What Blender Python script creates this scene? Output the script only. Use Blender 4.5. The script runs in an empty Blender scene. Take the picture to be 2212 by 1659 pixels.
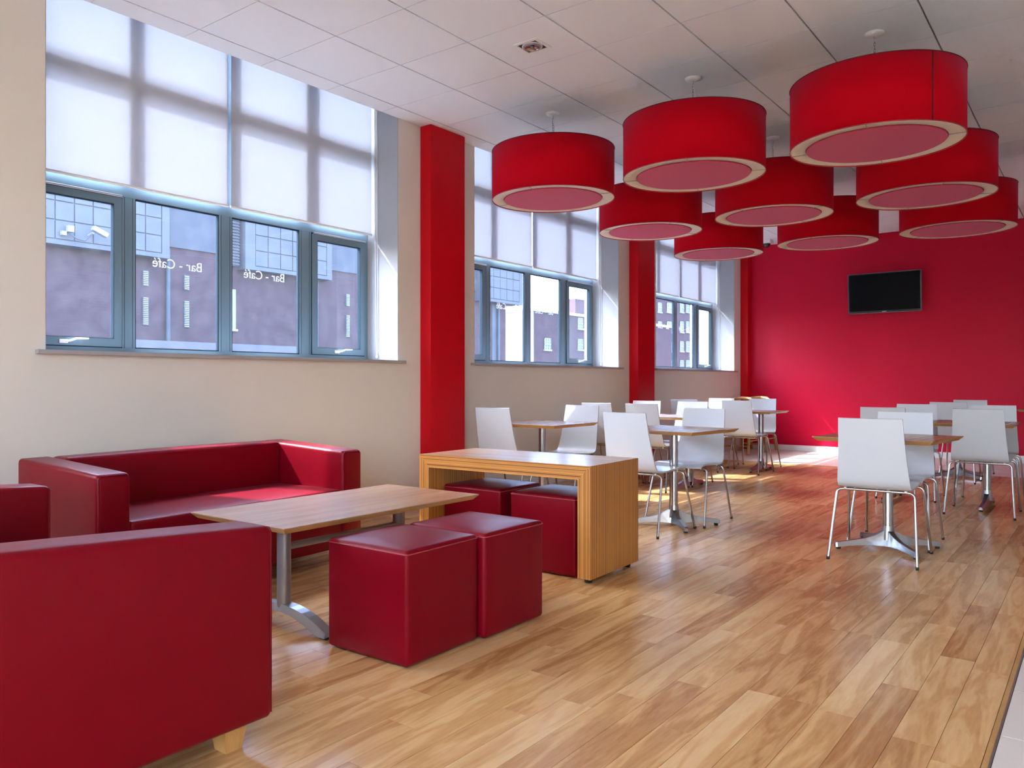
import bpy, bmesh, math, random
from mathutils import Vector, Matrix
random.seed(7)
scene = bpy.context.scene
COL = scene.collection
R = math.radians

# ------------------------------------------------------------------ camera
EYE = 1.08
cam_d = bpy.data.cameras.new('camera')
cam = bpy.data.objects.new('camera', cam_d)
COL.objects.link(cam)
cam.location = (0, 0, EYE)
YAW = R(38.6386)
cam.rotation_euler = (R(90), 0, YAW)
cam_d.sensor_width = 36.0
cam_d.lens = 1720.5 * 36.0 / 2212.0
cam_d.shift_x = (1106.0 - 1010.45) / 2212.0
cam_d.shift_y = -(829.5 - 825.84) / 2212.0
cam_d.clip_start = 0.05
cam_d.clip_end = 500
scene.camera = cam

# ------------------------------------------------------------------ sky, sun, exposure
world = bpy.data.worlds.new('World')
scene.world = world
world.use_nodes = True
wn = world.node_tree.nodes
wl = world.node_tree.links
wn.clear()
sky = wn.new('ShaderNodeTexSky')
sky.sky_type = 'NISHITA'
sky.sun_disc = False
SUN_DIR = Vector((1.0, 0.37, -1.19)).normalized()
sky.sun_elevation = math.asin(-SUN_DIR.z)
sky.sun_rotation = math.atan2(-SUN_DIR.x, -SUN_DIR.y)
sky.air_density = 1.0
sky.dust_density = 3.0
sky.ozone_density = 1.0
bg = wn.new('ShaderNodeBackground')
bg.inputs['Strength'].default_value = 1.3
wo = wn.new('ShaderNodeOutputWorld')
wl.new(sky.outputs[0], bg.inputs[0])
wl.new(bg.outputs[0], wo.inputs[0])

sun_d = bpy.data.lights.new('sun', 'SUN')
sun_d.energy = 7.5
sun_d.angle = R(0.6)
sun_d.color = (1.0, 0.985, 0.965)
sun = bpy.data.objects.new('sun', sun_d)
COL.objects.link(sun)
sun.rotation_euler = SUN_DIR.to_track_quat('-Z', 'Y').to_euler()
sun.location = (-20, -5, 25)

vs = scene.view_settings
vs.view_transform = 'Standard'
vs.look = 'None'
vs.gamma = 1.0
vs.use_curve_mapping = False
vs.exposure = 1.40
cy = scene.cycles
cy.max_bounces = 5
cy.diffuse_bounces = 4
cy.glossy_bounces = 2
cy.transmission_bounces = 3
cy.transparent_max_bounces = 8
cy.use_adaptive_sampling = True
cy.adaptive_threshold = 0.12
cy.adaptive_min_samples = 30
cy.caustics_reflective = False
cy.caustics_refractive = False
cy.sample_clamp_indirect = 8.0
cy.use_denoising = True

# ------------------------------------------------------------------ helpers
def new_obj(name, me, parent=None):
    o = bpy.data.objects.new(name, me)
    COL.objects.link(o)
    if parent is not None:
        o.parent = parent
    return o

def tag(o, label=None, cat=None, group=None, kind=None):
    if label: o['label'] = label
    if cat: o['category'] = cat
    if group: o['group'] = group
    if kind: o['kind'] = kind
    return o

def empty(name, loc, rz=0.0, label=None, cat=None, group=None, kind=None):
    o = bpy.data.objects.new(name, None)
    COL.objects.link(o)
    o.empty_display_size = 0.1
    o.location = loc
    o.rotation_euler = (0, 0, rz)
    return tag(o, label, cat, group, kind)

def copy_tree(o, parent=None):
    c = o.copy()
    COL.objects.link(c)
    c.parent = parent
    for ch in list(o.children):
        copy_tree(ch, c)
    return c

class MB:
    """collects geometry, then links it as one mesh object"""
    def __init__(self):
        self.v = []; self.f = []; self.m = []; self.s = []
    def add(self, vs_, fs_, mi=0, smooth=False):
        b = len(self.v)
        self.v += [tuple(p) for p in vs_]
        for f in fs_:
            self.f.append([i + b for i in f]); self.m.append(mi); self.s.append(smooth)
        return self
    def box(self, x0, x1, y0, y1, z0, z1, mi=0):
        vv = [(x, y, z) for z in (z0, z1) for y in (y0, y1) for x in (x0, x1)]
        ff = [(0, 2, 3, 1), (4, 5, 7, 6), (0, 1, 5, 4), (2, 6, 7, 3), (0, 4, 6, 2), (1, 3, 7, 5)]
        return self.add(vv, ff, mi)
    def tube(self, pts, rad, n=10, mi=0, cap=True, closed=False):
        pts = [Vector(p) for p in pts]
        N = len(pts)
        rr = rad if isinstance(rad, (list, tuple)) else [rad] * N
        vv = []; ff = []
        up = None
        for i, p in enumerate(pts):
            if closed:
                t = (pts[(i + 1) % N] - pts[i - 1]).normalized()
            else:
                t = (pts[min(i + 1, N - 1)] - pts[max(i - 1, 0)]).normalized()
            if up is None:
                up = Vector((0, 0, 1)) if abs(t.z) < 0.9 else Vector((1, 0, 0))
            a = t.cross(up)
            if a.length < 1e-6:
                a = t.cross(Vector((0, 1, 0)))
            a.normalize()
            b = a.cross(t).normalized()
            up = b
            for k in range(n):
                an = 2 * math.pi * k / n
                vv.append(p + (a * math.cos(an) + b * math.sin(an)) * rr[i])
        for i in range(N if closed else N - 1):
            j = (i + 1) % N
            for k in range(n):
                k2 = (k + 1) % n
                ff.append((i * n + k, i * n + k2, j * n + k2, j * n + k))
        self.add(vv, ff, mi, True)
        if cap and not closed:
            self.add(vv[:n], [tuple(range(n - 1, -1, -1))], mi)
            self.add(vv[-n:], [tuple(range(n))], mi)
        return self
    def lathe(self, prof, n=32, mi=0, center=(0, 0, 0), smooth=True):
        vv = []; ff = []
        for (r, z) in prof:
            for k in range(n):
                a = 2 * math.pi * k / n
                vv.append((center[0] + r * math.cos(a), center[1] + r * math.sin(a), center[2] + z))
        for i in range(len(prof) - 1):
            for k in range(n):
                k2 = (k + 1) % n
                ff.append((i * n + k, i * n + k2, (i + 1) * n + k2, (i + 1) * n + k))
        return self.add(vv, ff, mi, smooth)
    def build(self, name, mats, parent=None, loc=None, rz=None):
        me = bpy.data.meshes.new(name)
        me.from_pydata(self.v, [], self.f)
        if not isinstance(mats, (list, tuple)):
            mats = [mats]
        for m in mats:
            me.materials.append(m)
        for p, mi, s in zip(me.polygons, self.m, self.s):
            p.material_index = mi
            p.use_smooth = s
        bm = bmesh.new(); bm.from_mesh(me)
        bmesh.ops.recalc_face_normals(bm, faces=bm.faces)
        bm.to_mesh(me); bm.free()
        me.update()
        o = new_obj(name, me, parent)
        if loc is not None: o.location = loc
        if rz is not None: o.rotation_euler = (0, 0, rz)
        return o

def boxm(x0, x1, y0, y1, z0, z1):
    return MB().box(x0, x1, y0, y1, z0, z1)

def soft_box(hx, hy, hz, r, puff=(0, 0, 0), seg=6, c=(0, 0, 0), shear=None):
    """rounded upholstered block with swelling faces, as an MB"""
    def coords(h):
        e = [1 - (r / h) * k for k in (0, 0.12, 0.35, 0.65, 1.0)]
        inner = [(1 - r / h) * (-1 + 2 * i / seg) for i in range(1, seg)]
        return [-x for x in e] + inner + list(reversed(e))
    H = (hx, hy, hz)
    C = [coords(h) for h in H]
    mb = MB()
    idx = {}
    vv = []
    def vert(p):
        key = tuple(round(x, 6) for x in p)
        if key in idx: return idx[key]
        q = [p[i] * H[i] for i in range(3)]
        inn = [max(-(H[i] - r), min(H[i] - r, q[i])) for i in range(3)]
        d = Vector([q[i] - inn[i] for i in range(3)])
        if d.length > 1e-9: d.normalize()
        out = [inn[i] + r * d[i] for i in range(3)]
        w = [abs(x) ** 2 for x in d]
        for i in range(3):
            j, k = (i + 1) % 3, (i + 2) % 3
            sw = (1 - p[j] ** 2) * (1 - p[k] ** 2)
            out[i] += math.copysign(puff[i] * sw * w[i], p[i])
        if shear:
            out = shear(out, p)
        idx[key] = len(vv)
        vv.append((out[0] + c[0], out[1] + c[1], out[2] + c[2]))
        return idx[key]
    ff = []
    for ax in range(3):
        j, k = (ax + 1) % 3, (ax + 2) % 3
        for sgn in (-1, 1):
            for a in range(len(C[j]) - 1):
                for b in range(len(C[k]) - 1):
                    q = []
                    for (u, w) in ((a, b), (a + 1, b), (a + 1, b + 1), (a, b + 1)):
                        p = [0, 0, 0]
                        p[ax] = sgn; p[j] = C[j][u]; p[k] = C[k][w]
                        q.append(vert(p))
                    if sgn < 0: q.reverse()
                    ff.append(q)
    mb.add(vv, ff, 0, True)
    return mb

# ------------------------------------------------------------------ materials
def mat(name, color, rough=0.5, metal=0.0, spec=0.5, sheen=0.0, sheen_tint=None, coat=0.0, noise=None, bump=None):
    m = bpy.data.materials.new(name)
    m.use_nodes = True
    nt = m.node_tree
    p = nt.nodes['Principled BSDF']
    p.inputs['Base Color'].default_value = (*color, 1)
    p.inputs['Roughness'].default_value = rough
    p.inputs['Metallic'].default_value = metal
    p.inputs['Specular IOR Level'].default_value = spec
    if sheen:
        p.inputs['Sheen Weight'].default_value = sheen
        p.inputs['Sheen Roughness'].default_value = 0.4
        if sheen_tint: p.inputs['Sheen Tint'].default_value = (*sheen_tint, 1)
    if coat:
        p.inputs['Coat Weight'].default_value = coat
        p.inputs['Coat Roughness'].default_value = 0.2
    if noise:
        sc, amt = noise
        tc = nt.nodes.new('ShaderNodeTexCoord')
        n = nt.nodes.new('ShaderNodeTexNoise')
        n.inputs['Scale'].default_value = sc
        n.inputs['Detail'].default_value = 4
        mx = nt.nodes.new('ShaderNodeMix'); mx.data_type = 'RGBA'
        mx.inputs['A'].default_value = (*[max(0, x * (1 - amt)) for x in color], 1)
        mx.inputs['B'].default_value = (*[min(1, x * (1 + amt)) for x in color], 1)
        nt.links.new(tc.outputs['Object'], n.inputs['Vector'])
        nt.links.new(n.outputs['Fac'], mx.inputs['Factor'])
        nt.links.new(mx.outputs['Result'], p.inputs['Base Color'])
    if bump:
        sc, st = bump
        tc = nt.nodes.new('ShaderNodeTexCoord')
        n = nt.nodes.new('ShaderNodeTexNoise')
        n.inputs['Scale'].default_value = sc
        n.inputs['Detail'].default_value = 3
        b = nt.nodes.new('ShaderNodeBump')
        b.inputs['Strength'].default_value = st
        b.inputs['Distance'].default_value = 0.002
        nt.links.new(tc.outputs['Object'], n.inputs['Vector'])
        nt.links.new(n.outputs['Fac'], b.inputs['Height'])
        nt.links.new(b.outputs['Normal'], p.inputs['Normal'])
    return m

def ramp(nt, stops):
    r = nt.nodes.new('ShaderNodeValToRGB')
    el = r.color_ramp.elements
    while len(el) > 1: el.remove(el[-1])
    el[0].position = stops[0][0]; el[0].color = (*stops[0][1], 1)
    for pos, c_ in stops[1:]:
        e = el.new(pos); e.color = (*c_, 1)
    return r

def wood_mat(name, light, mid, dark, stretch=(10, 1.15, 9), rough=0.3, per_object=True, far_attr=False, ripple=True):
    """laminate wood: grain along local Y"""
    m = bpy.data.materials.new(name); m.use_nodes = True
    nt = m.node_tree; L = nt.links.new; N = nt.nodes.new
    p = nt.nodes['Principled BSDF']
    p.inputs['Roughness'].default_value = rough
    tc = N('ShaderNodeTexCoord')
    if far_attr:
        at = N('ShaderNodeAttribute'); at.attribute_name = 'rnd'; rnd = at.outputs['Fac']
    else:
        oi = N('ShaderNodeObjectInfo'); rnd = oi.outputs['Random']
    mp = N('ShaderNodeMapping'); mp.inputs['Scale'].default_value = stretch
    L(tc.outputs['Object'], mp.inputs['Vector'])
    w = N('ShaderNodeMath'); w.operation = 'MULTIPLY'; w.inputs[1].default_value = 37.0
    L(rnd, w.inputs[0])
    n1 = N('ShaderNodeTexNoise'); n1.noise_dimensions = '4D'
    n1.inputs['Scale'].default_value = 1.0; n1.inputs['Detail'].default_value = 5
    n1.inputs['Distortion'].default_value = 2.2 if ripple else 1.0
    L(mp.outputs[0], n1.inputs['Vector'])
    n2 = N('ShaderNodeTexNoise'); n2.noise_dimensions = '4D'
    n2.inputs['Scale'].default_value = 9.0; n2.inputs['Detail'].default_value = 4
    L(mp.outputs[0], n2.inputs['Vector'])
    if per_object:
        L(w.outputs[0], n1.inputs['W']); L(w.outputs[0], n2.inputs['W'])
    # figure = slow noise wrapped into contour bands
    fr = N('ShaderNodeMath'); fr.operation = 'MULTIPLY'; fr.inputs[1].default_value = 9.0
    L(n1.outputs['Fac'], fr.inputs[0])
    sn = N('ShaderNodeMath'); sn.operation = 'PINGPONG'; sn.inputs[1].default_value = 1.0
    L(fr.outputs[0], sn.inputs[0])
    # tone
    a1 = N('ShaderNodeMath'); a1.operation = 'MULTIPLY_ADD'; a1.inputs[1].default_value = 0.42; a1.inputs[2].default_value = -0.21
    L(rnd, a1.inputs[0])
    a2 = N('ShaderNodeMath'); a2.operation = 'MULTIPLY_ADD'; a2.inputs[1].default_value = 1.3; a2.inputs[2].default_value = -0.26
    L(n1.outputs['Fac'], a2.inputs[0])
    a3 = N('ShaderNodeMath'); a3.operation = 'MULTIPLY_ADD'; a3.inputs[1].default_value = 0.12 if ripple else 0.05
    L(sn.outputs[0], a3.inputs[0]); L(a2.outputs[0], a3.inputs[2])
    a4 = N('ShaderNodeMath'); a4.operation = 'MULTIPLY_ADD'; a4.inputs[1].default_value = 0.42
    L(n2.outputs['Fac'], a4.inputs[0]); L(a3.outputs[0], a4.inputs[2])
    a5 = N('ShaderNodeMath'); a5.operation = 'ADD'; a5.use_clamp = True
    if per_object:
        L(a4.outputs[0], a5.inputs[0]); L(a1.outputs[0], a5.inputs[1])
    else:
        L(a4.outputs[0], a5.inputs[0]); a5.inputs[1].default_value = 0
    r = ramp(nt, [(0.15, light), (0.55, mid), (1.0, dark)])
    L(a5.outputs[0], r.inputs[0])
    L(r.outputs[0], p.inputs['Base Color'])
    return m

M = {}
M['wall'] = mat('wall_paint', (0.725, 0.705, 0.66), 0.75, noise=(1.2, 0.02), bump=(160, 0.05))
M['side_wall'] = mat('side_wall_paint', (0.76, 0.70, 0.63), 0.7)
M['reveal'] = mat('reveal_paint', (0.36, 0.365, 0.385), 0.7)
M['red_wall'] = mat('red_wall_paint', (0.60, 0.001, 0.034), 0.5, spec=0.22, bump=(150, 0.06))
M['red_col'] = mat('red_column_paint', (0.56, 0.0005, 0.008), 0.45, spec=0.2, bump=(150, 0.04))
M['ceil'] = mat('ceiling_tile', (0.80, 0.835, 0.865), 0.8, noise=(40, 0.015), bump=(300, 0.15))
M['ceil_gap'] = mat('ceiling_grid', (0.30, 0.26, 0.25), 0.7)
M['floor_gap'] = mat('floor_gap', (0.10, 0.06, 0.035), 0.8)
LW, MW, DW = (0.80, 0.53, 0.265), (0.67, 0.39, 0.16), (0.42, 0.185, 0.06)
M['plank'] = wood_mat('oak_plank', LW, MW, DW, rough=0.25)
M['plank_far'] = wood_mat('oak_plank_far', LW, MW, DW, rough=0.25, far_attr=True)
M['tile'] = mat('floor_tile', (0.74, 0.67, 0.60), 0.28, noise=(3.0, 0.05))
M['strip'] = mat('metal_strip', (0.42, 0.44, 0.42), 0.35, 0.9)
M['leather'] = mat('red_leather', (0.18, 0.0001, 0.0065), 0.36, spec=0.16, sheen=0.02, sheen_tint=(1.0, 0.68, 0.85), noise=(5, 0.08), bump=(420, 0.10))
M['piping'] = mat('worn_piping', (0.34, 0.05, 0.06), 0.5, noise=(30, 0.5))
M['shade'] = mat('shade_fabric', (0.55, 0.0002, 0.010), 0.8, spec=0.08, sheen=0.18, sheen_tint=(1.0, 0.25, 0.55), bump=(600, 0.15))
M['disc'] = mat('disc_fabric', (0.56, 0.035, 0.085), 0.75, spec=0.3, sheen=0.35, sheen_tint=(1.0, 0.5, 0.7), bump=(600, 0.1))
M['cream'] = mat('cream_card', (0.86, 0.77, 0.62), 0.7)
M['seam'] = mat('dark_seam', (0.10, 0.004, 0.006), 0.7)
M['white'] = mat('white_plastic', (0.82, 0.81, 0.80), 0.4)
M['chair'] = mat('white_lacquer', (0.57, 0.59, 0.625), 0.22, coat=0.3)
M['chrome'] = mat('chrome', (0.50, 0.50, 0.51), 0.2, 1.0)
M['alu'] = mat('polished_aluminium', (0.40, 0.41, 0.44), 0.26, 1.0)
M['grey_metal'] = mat('grey_powder_coat', (0.44, 0.47, 0.50), 0.28, 0.55)
M['post_metal'] = mat('brown_grey_post', (0.36, 0.34, 0.33), 0.35, 0.5)
M['black'] = mat('black_rubber', (0.012, 0.012, 0.012), 0.5)
M['frame'] = mat('window_frame', (0.165, 0.26, 0.33), 0.4, 0.2, spec=0.35)
M['gasket'] = mat('gasket', (0.03, 0.045, 0.06), 1.0, spec=0.0)
M['sill'] = mat('sill_board', (0.38, 0.375, 0.39), 0.4)
M['screen'] = mat('screen_glass', (0.005, 0.006, 0.008), 0.22, spec=0.08)
M['bezel'] = mat('bezel_plastic', (0.03, 0.03, 0.034), 0.22)
M['bezel_rim'] = mat('bezel_rim', (0.22, 0.22, 0.25), 0.2, 0.6)
M['foot_wood'] = wood_mat('beech_foot', (0.60, 0.36, 0.13), (0.54, 0.30, 0.10), (0.45, 0.23, 0.07), stretch=(14, 14, 2), per_object=False, ripple=False)
M['table'] = wood_mat('table_veneer', (0.50, 0.29, 0.175), (0.42, 0.225, 0.125), (0.33, 0.155, 0.08), stretch=(22, 1.6, 9), rough=0.27, per_object=False, ripple=False)
M['table_edge'] = wood_mat('table_edge', (0.58, 0.35, 0.14), (0.50, 0.27, 0.09), (0.40, 0.19, 0.06), stretch=(3, 3, 60), rough=0.45, per_object=False, ripple=False)
M['lettering'] = None
M['concrete'] = mat('precast_panel', (0.115, 0.115, 0.13), 0.8, noise=(2, 0.08))
M['concrete_dark'] = mat('precast_shaft', (0.085, 0.085, 0.10), 0.85, noise=(3, 0.1))
M['asphalt'] = mat('asphalt', (0.07, 0.07, 0.075), 0.9, noise=(2, 0.1))
M['pale_wall'] = mat('pale_coping', (0.45, 0.44, 0.43), 0.8)
M['out_glass'] = mat('outdoor_window_glass', (0.20, 0.24, 0.30), 0.15)
M['out_white'] = mat('outdoor_white', (0.34, 0.34, 0.36), 0.6)  # white toned down so the outdoor frames do not blow out
M['sunlit_brick'] = mat('brick_sunlit_tone', (0.20, 0.16, 0.155), 0.85, noise=(4, 0.1))  # paler version of the brick, sunlight put into its colour
M['louvre_dark'] = mat('louvre_dark', (0.06, 0.07, 0.09), 0.6)

def brick_mat():
    m = bpy.data.materials.new('far_brick'); m.use_nodes = True
    nt = m.node_tree; L = nt.links.new; N = nt.nodes.new
    p = nt.nodes['Principled BSDF']; p.inputs['Roughness'].default_value = 0.85
    tc = N('ShaderNodeTexCoord'); sx = N('ShaderNodeSeparateXYZ'); cb = N('ShaderNodeCombineXYZ')
    ad = N('ShaderNodeMath')
    L(tc.outputs['Object'], sx.inputs[0]); L(sx.outputs['X'], ad.inputs[0]); L(sx.outputs['Y'], ad.inputs[1])
    L(ad.outputs[0], cb.inputs['X']); L(sx.outputs['Z'], cb.inputs['Y'])
    b = N('ShaderNodeTexBrick')
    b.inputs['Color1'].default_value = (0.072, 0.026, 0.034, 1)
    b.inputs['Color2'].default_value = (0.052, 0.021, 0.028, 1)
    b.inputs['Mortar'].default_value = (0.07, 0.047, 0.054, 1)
    b.inputs['Scale'].default_value = 4.4
    b.inputs['Mortar Size'].default_value = 0.015
    L(cb.outputs[0], b.inputs['Vector']); L(b.outputs['Color'], p.inputs['Base Color'])
    return m
M['brick'] = brick_mat()

def glass_mat():
    m = bpy.data.materials.new('dusty_glass'); m.use_nodes = True
    nt = m.node_tree; L = nt.links.new; N = nt.nodes.new
    nt.nodes.remove(nt.nodes['Principled BSDF'])
    out = nt.nodes['Material Output']
    tr = N('ShaderNodeBsdfTransparent'); tr.inputs[0].default_value = (0.86, 0.92, 1.0, 1)
    tl = N('ShaderNodeBsdfTranslucent'); tl.inputs[0].default_value = (0.72, 0.84, 1.0, 1)
    gl = N('ShaderNodeBsdfGlossy'); gl.inputs['Roughness'].default_value = 0.02
    lw0 = N('ShaderNodeLayerWeight'); lw0.inputs['Blend'].default_value = 0.5
    lw1 = N('ShaderNodeMath'); lw1.operation = 'POWER'; lw1.inputs[1].default_value = 4.0
    lw = N('ShaderNodeMath'); lw.operation = 'MULTIPLY_ADD'; lw.inputs[1].default_value = 0.55; lw.inputs[2].default_value = 0.025
    L(lw0.outputs['Facing'], lw1.inputs[0]); L(lw1.outputs[0], lw.inputs[0])
    tc = N('ShaderNodeTexCoord'); n = N('ShaderNodeTexNoise')
    n.inputs['Scale'].default_value = 9; n.inputs['Detail'].default_value = 6
    L(tc.outputs['Object'], n.inputs['Vector'])
    f = N('ShaderNodeMath'); f.operation = 'MULTIPLY_ADD'; f.inputs[1].default_value = 0.012; f.inputs[2].default_value = 0.001
    L(n.outputs['Fac'], f.inputs[0])
    m1 = N('ShaderNodeMixShader'); m2 = N('ShaderNodeMixShader')
    L(f.outputs[0], m1.inputs[0]); L(tr.outputs[0], m1.inputs[1]); L(tl.outputs[0], m1.inputs[2])
    L(lw.outputs[0], m2.inputs[0]); L(m1.outputs[0], m2.inputs[1]); L(gl.outputs[0], m2.inputs[2])
    L(m2.outputs[0], out.inputs['Surface'])
    return m
M['glass'] = glass_mat()

def blind_mat():
    m = bpy.data.materials.new('blind_fabric'); m.use_nodes = True
    nt = m.node_tree; L = nt.links.new; N = nt.nodes.new
    nt.nodes.remove(nt.nodes['Principled BSDF'])
    out = nt.nodes['Material Output']
    tl = N('ShaderNodeBsdfTranslucent'); tl.inputs[0].default_value = (0.41, 0.43, 0.47, 1)
    df = N('ShaderNodeBsdfDiffuse'); df.inputs[0].default_value = (0.86, 0.86, 0.88, 1)
    mx = N('ShaderNodeMixShader'); mx.inputs[0].default_value = 0.52
    L(df.outputs[0], mx.inputs[1]); L(tl.outputs[0], mx.inputs[2]); L(mx.outputs[0], out.inputs['Surface'])
    return m
M['blind'] = blind_mat()
M['lettering'] = blind_mat(); M['lettering'].name = 'white_vinyl'

def zebra_mat(name, axes, freq=150.0):
    m = bpy.data.materials.new(name); m.use_nodes = True
    nt = m.node_tree; L = nt.links.new; N = nt.nodes.new
    p = nt.nodes['Principled BSDF']; p.inputs['Roughness'].default_value = 0.38
    tc = N('ShaderNodeTexCoord'); dp = N('ShaderNodeVectorMath'); dp.operation = 'DOT_PRODUCT'
    dp.inputs[1].default_value = axes
    L(tc.outputs['Object'], dp.inputs[0])
    n1 = N('ShaderNodeTexNoise'); n1.noise_dimensions = '1D'
    n1.inputs['Scale'].default_value = freq; n1.inputs['Detail'].default_value = 2
    L(dp.outputs['Value'], n1.inputs['W'])
    n3 = N('ShaderNodeTexNoise'); n3.inputs['Scale'].default_value = 2.5
    L(tc.outputs['Object'], n3.inputs['Vector'])
    ad = N('ShaderNodeMath'); ad.operation = 'MULTIPLY_ADD'; ad.inputs[1].default_value = 0.12
    L(n3.outputs['Fac'], ad.inputs[0]); L(n1.outputs['Fac'], ad.inputs[2])
    r = ramp(nt, [(0.37, (0.10, 0.030, 0.006)), (0.48, (0.34, 0.118, 0.020)), (0.58, (0.54, 0.225, 0.048)), (0.74, (0.64, 0.31, 0.085))])
    L(ad.outputs[0], r.inputs[0]); L(r.outputs[0], p.inputs['Base Color'])
    return m
M['zebra_slab'] = zebra_mat('zebrano_edge', (0, 0.7, 1.0), 150)
M['zebra_leg'] = zebra_mat('zebrano_side', (1.0, 1.0, 0), 150)

# ------------------------------------------------------------------ projection (to rank floor and ceiling pieces by their size in the frame)
CS, SN = math.cos(YAW), math.sin(YAW)
def to_px(x, y, z):
    d = -x * SN + y * CS
    if d < 0.15: return None
    r = x * CS + y * SN
    return (1010.45 + 1720.5 * r / d, 825.84 - 1720.5 * (z - EYE) / d)

def shown_area(x0, x1, y0, y1, z):
    tot = 0; n = 5
    cell = []
    for i in range(n):
        for j in range(n):
            p = to_px(x0 + (x1 - x0) * (i + .5) / n, y0 + (y1 - y0) * (j + .5) / n, z)
            if p and -30 < p[0] < 2242 and -30 < p[1] < 1689: tot += 1
    if not tot: return 0.0
    xm, ym = (x0 + x1) / 2, (y0 + y1) / 2
    d = max(0.5, -xm * SN + ym * CS)
    return tot / n / n * (x1 - x0) * (y1 - y0) / d ** 3

# ------------------------------------------------------------------ room shell
WX, FX, CZ, YE = -4.64, -5.0, 3.30, 13.10
XR, YB = 3.4, -3.2
OPEN0, OPEN_W, PITCH = 2.01, 2.855, 3.893
OPENS = [(OPEN0 + k * PITCH, OPEN0 + k * PITCH + OPEN_W) for k in (-1, 0, 1, 2)]
SILL, HEAD = 1.262, 3.90

wl_ = MB()
ys = [YB]
for a, b in OPENS: ys += [a, b]
ys.append(YE + 0.3)
for i in range(0, len(ys), 2):
    wl_.box(-5.12, WX, ys[i], ys[i + 1], SILL, HEAD)
wl_.box(-5.12, WX, YB, YE + 0.3, -0.05, SILL)
wl_.box(-5.12, WX + 0.0, YB, YE + 0.3, HEAD, 4.3)
tag(wl_.build('wall_left', M['wall']), 'beige painted window wall running the length of the room', None, None, 'structure')

tag(boxm(-5.12, XR + 0.2, YE, YE + 0.25, -0.05, 4.3).build('wall_end', M['red_wall']), 'bright red painted end wall with the television', None, None, 'structure')
# sides of the room outside the picture: a plain wall, and a back wall with open bays added for fill light
tag(boxm(XR, XR + 0.25, YB - .25, YE, -0.05, 4.3).build('wall_right', M['side_wall']), 'plain painted wall opposite the windows', None, None, 'structure')
wb = MB()
wb.box(-5.12, XR + .2, YB - 0.25, YB, -0.05, 0.25)
wb.box(-5.12, XR + .2, YB - 0.25, YB, 3.1, 4.3)
wb.box(-5.12, -3.1, YB - 0.25, YB, 0.25, 3.1)
for x in (-5.12, -3.1, -0.9, 1.3, 3.3):
    wb.box(x, x + 0.3, YB - 0.25, YB, 0.25, 3.1)
tag(wb.build('wall_back', M['wall']), 'unseen back wall behind the sofas, with openings added for fill light', None, None, 'structure')

for k, (y0, y1) in enumerate([(5.145, 5.61), (5.145 + PITCH, 5.61 + PITCH), (5.145 + 2 * PITCH, YE)]):
    lab = ['bright red square column between the two nearest windows', 'bright red square column between the two farther windows', 'narrow red column in the corner beside the end wall'][k]
    tag(boxm(WX, -4.52, y0, y1, 0, CZ - 0.002).build('trim_%d' % (k + 1), M['red_col']), lab, None, None, 'structure')
tag(boxm(-4.52, XR, YE - 0.018, YE, 0, 0.085).build('baseboard_end', M['white']), 'white skirting board along the red end wall', None, None, 'structure')
bl = MB()
for a, b in ((YB, 5.145), (5.61, 5.145 + PITCH), (5.61 + PITCH, 5.145 + 2 * PITCH)):
    bl.box(WX, WX + 0.016, a, b, 0, 0.085)
tag(bl.build('baseboard_left', M['white']), 'white skirting board under the windows', None, None, 'structure')

# ceiling: slab + lay-in tiles
ceil = boxm(WX, XR + 0.2, YB - 0.2, YE, CZ + 0.014, CZ + 0.9).build('ceiling', M['ceil_gap'])
tag(ceil, 'white suspended ceiling of square tiles', None, None, 'structure')
TX0, TY0, T = -4.4493, 2.8607, 0.6
def tile_mesh(name, w, l, z0, z1, m):
    return MB().box(-w / 2, w / 2, -l / 2, l / 2, z0, z1).build(name, m)
def lay(xs, ys, gx, gy, z0, z1, m, name, parent, stuff_m, limit=300, zz=None):
    cells = []
    for i in range(len(xs) - 1):
        for j in range(len(ys) - 1):
            cells.append((xs[i], xs[i + 1], ys[j], ys[j + 1]))
    lay_cells(cells, gx, gy, z0, z1, m, name, parent, stuff_m, limit)
def lay_cells(cells, gx, gy, z0, z1, m, name, parent, stuff_m, limit=300):
    zs = CZ if z1 > 1 else 0
    rank = sorted(((shown_area(*c_, zs), c_) for c_ in cells), key=lambda t: -t[0])
    cache = {}
    rest = MB(); rnds = []
    for n, (a, c_) in enumerate(rank):
        x0, x1, y0, y1 = c_
        w, l = x1 - x0 - gx, y1 - y0 - gy
        if a > 0 and n < limit:
            key = (round(w, 3), round(l, 3))
            if key not in cache:
                o = tile_mesh(name, w, l, z0, z1, m)
                o.parent = parent
                cache[key] = o.data
            else:
                o = new_obj(name, cache[key], parent)
            o.location = ((x0 + x1) / 2, (y0 + y1) / 2, 0)
        else:
            rest.box((x0 + x1) / 2 - w / 2, (x0 + x1) / 2 + w / 2, (y0 + y1) / 2 - l / 2, (y0 + y1) / 2 + l / 2, z0, z1)
            rnds.append(random.random())
    if rnds:
        o = rest.build(name + '_rest', stuff_m, parent)
        at = o.data.attributes.new('rnd', 'FLOAT', 'FACE')
        at.data.foreach_set('value', [rnds[i // 6] for i in range(len(o.data.polygons))])
        o['kind'] = 'stuff'
xs = [WX] + [TX0 + T * i for i in range(0, 14)]
xs = [x for x in xs if x < XR + 0.1]
ysn = [TY0 + T * j for j in range(-10, 18)]
ysn = [y for y in ysn if y > YB - 0.2 and y < YE - 0.05] + [YE]
lay(xs, ysn, 0.011, 0.005, CZ, CZ + 0.03, M['ceil'], 'ceiling_tile', ceil, M['ceil'])

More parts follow.
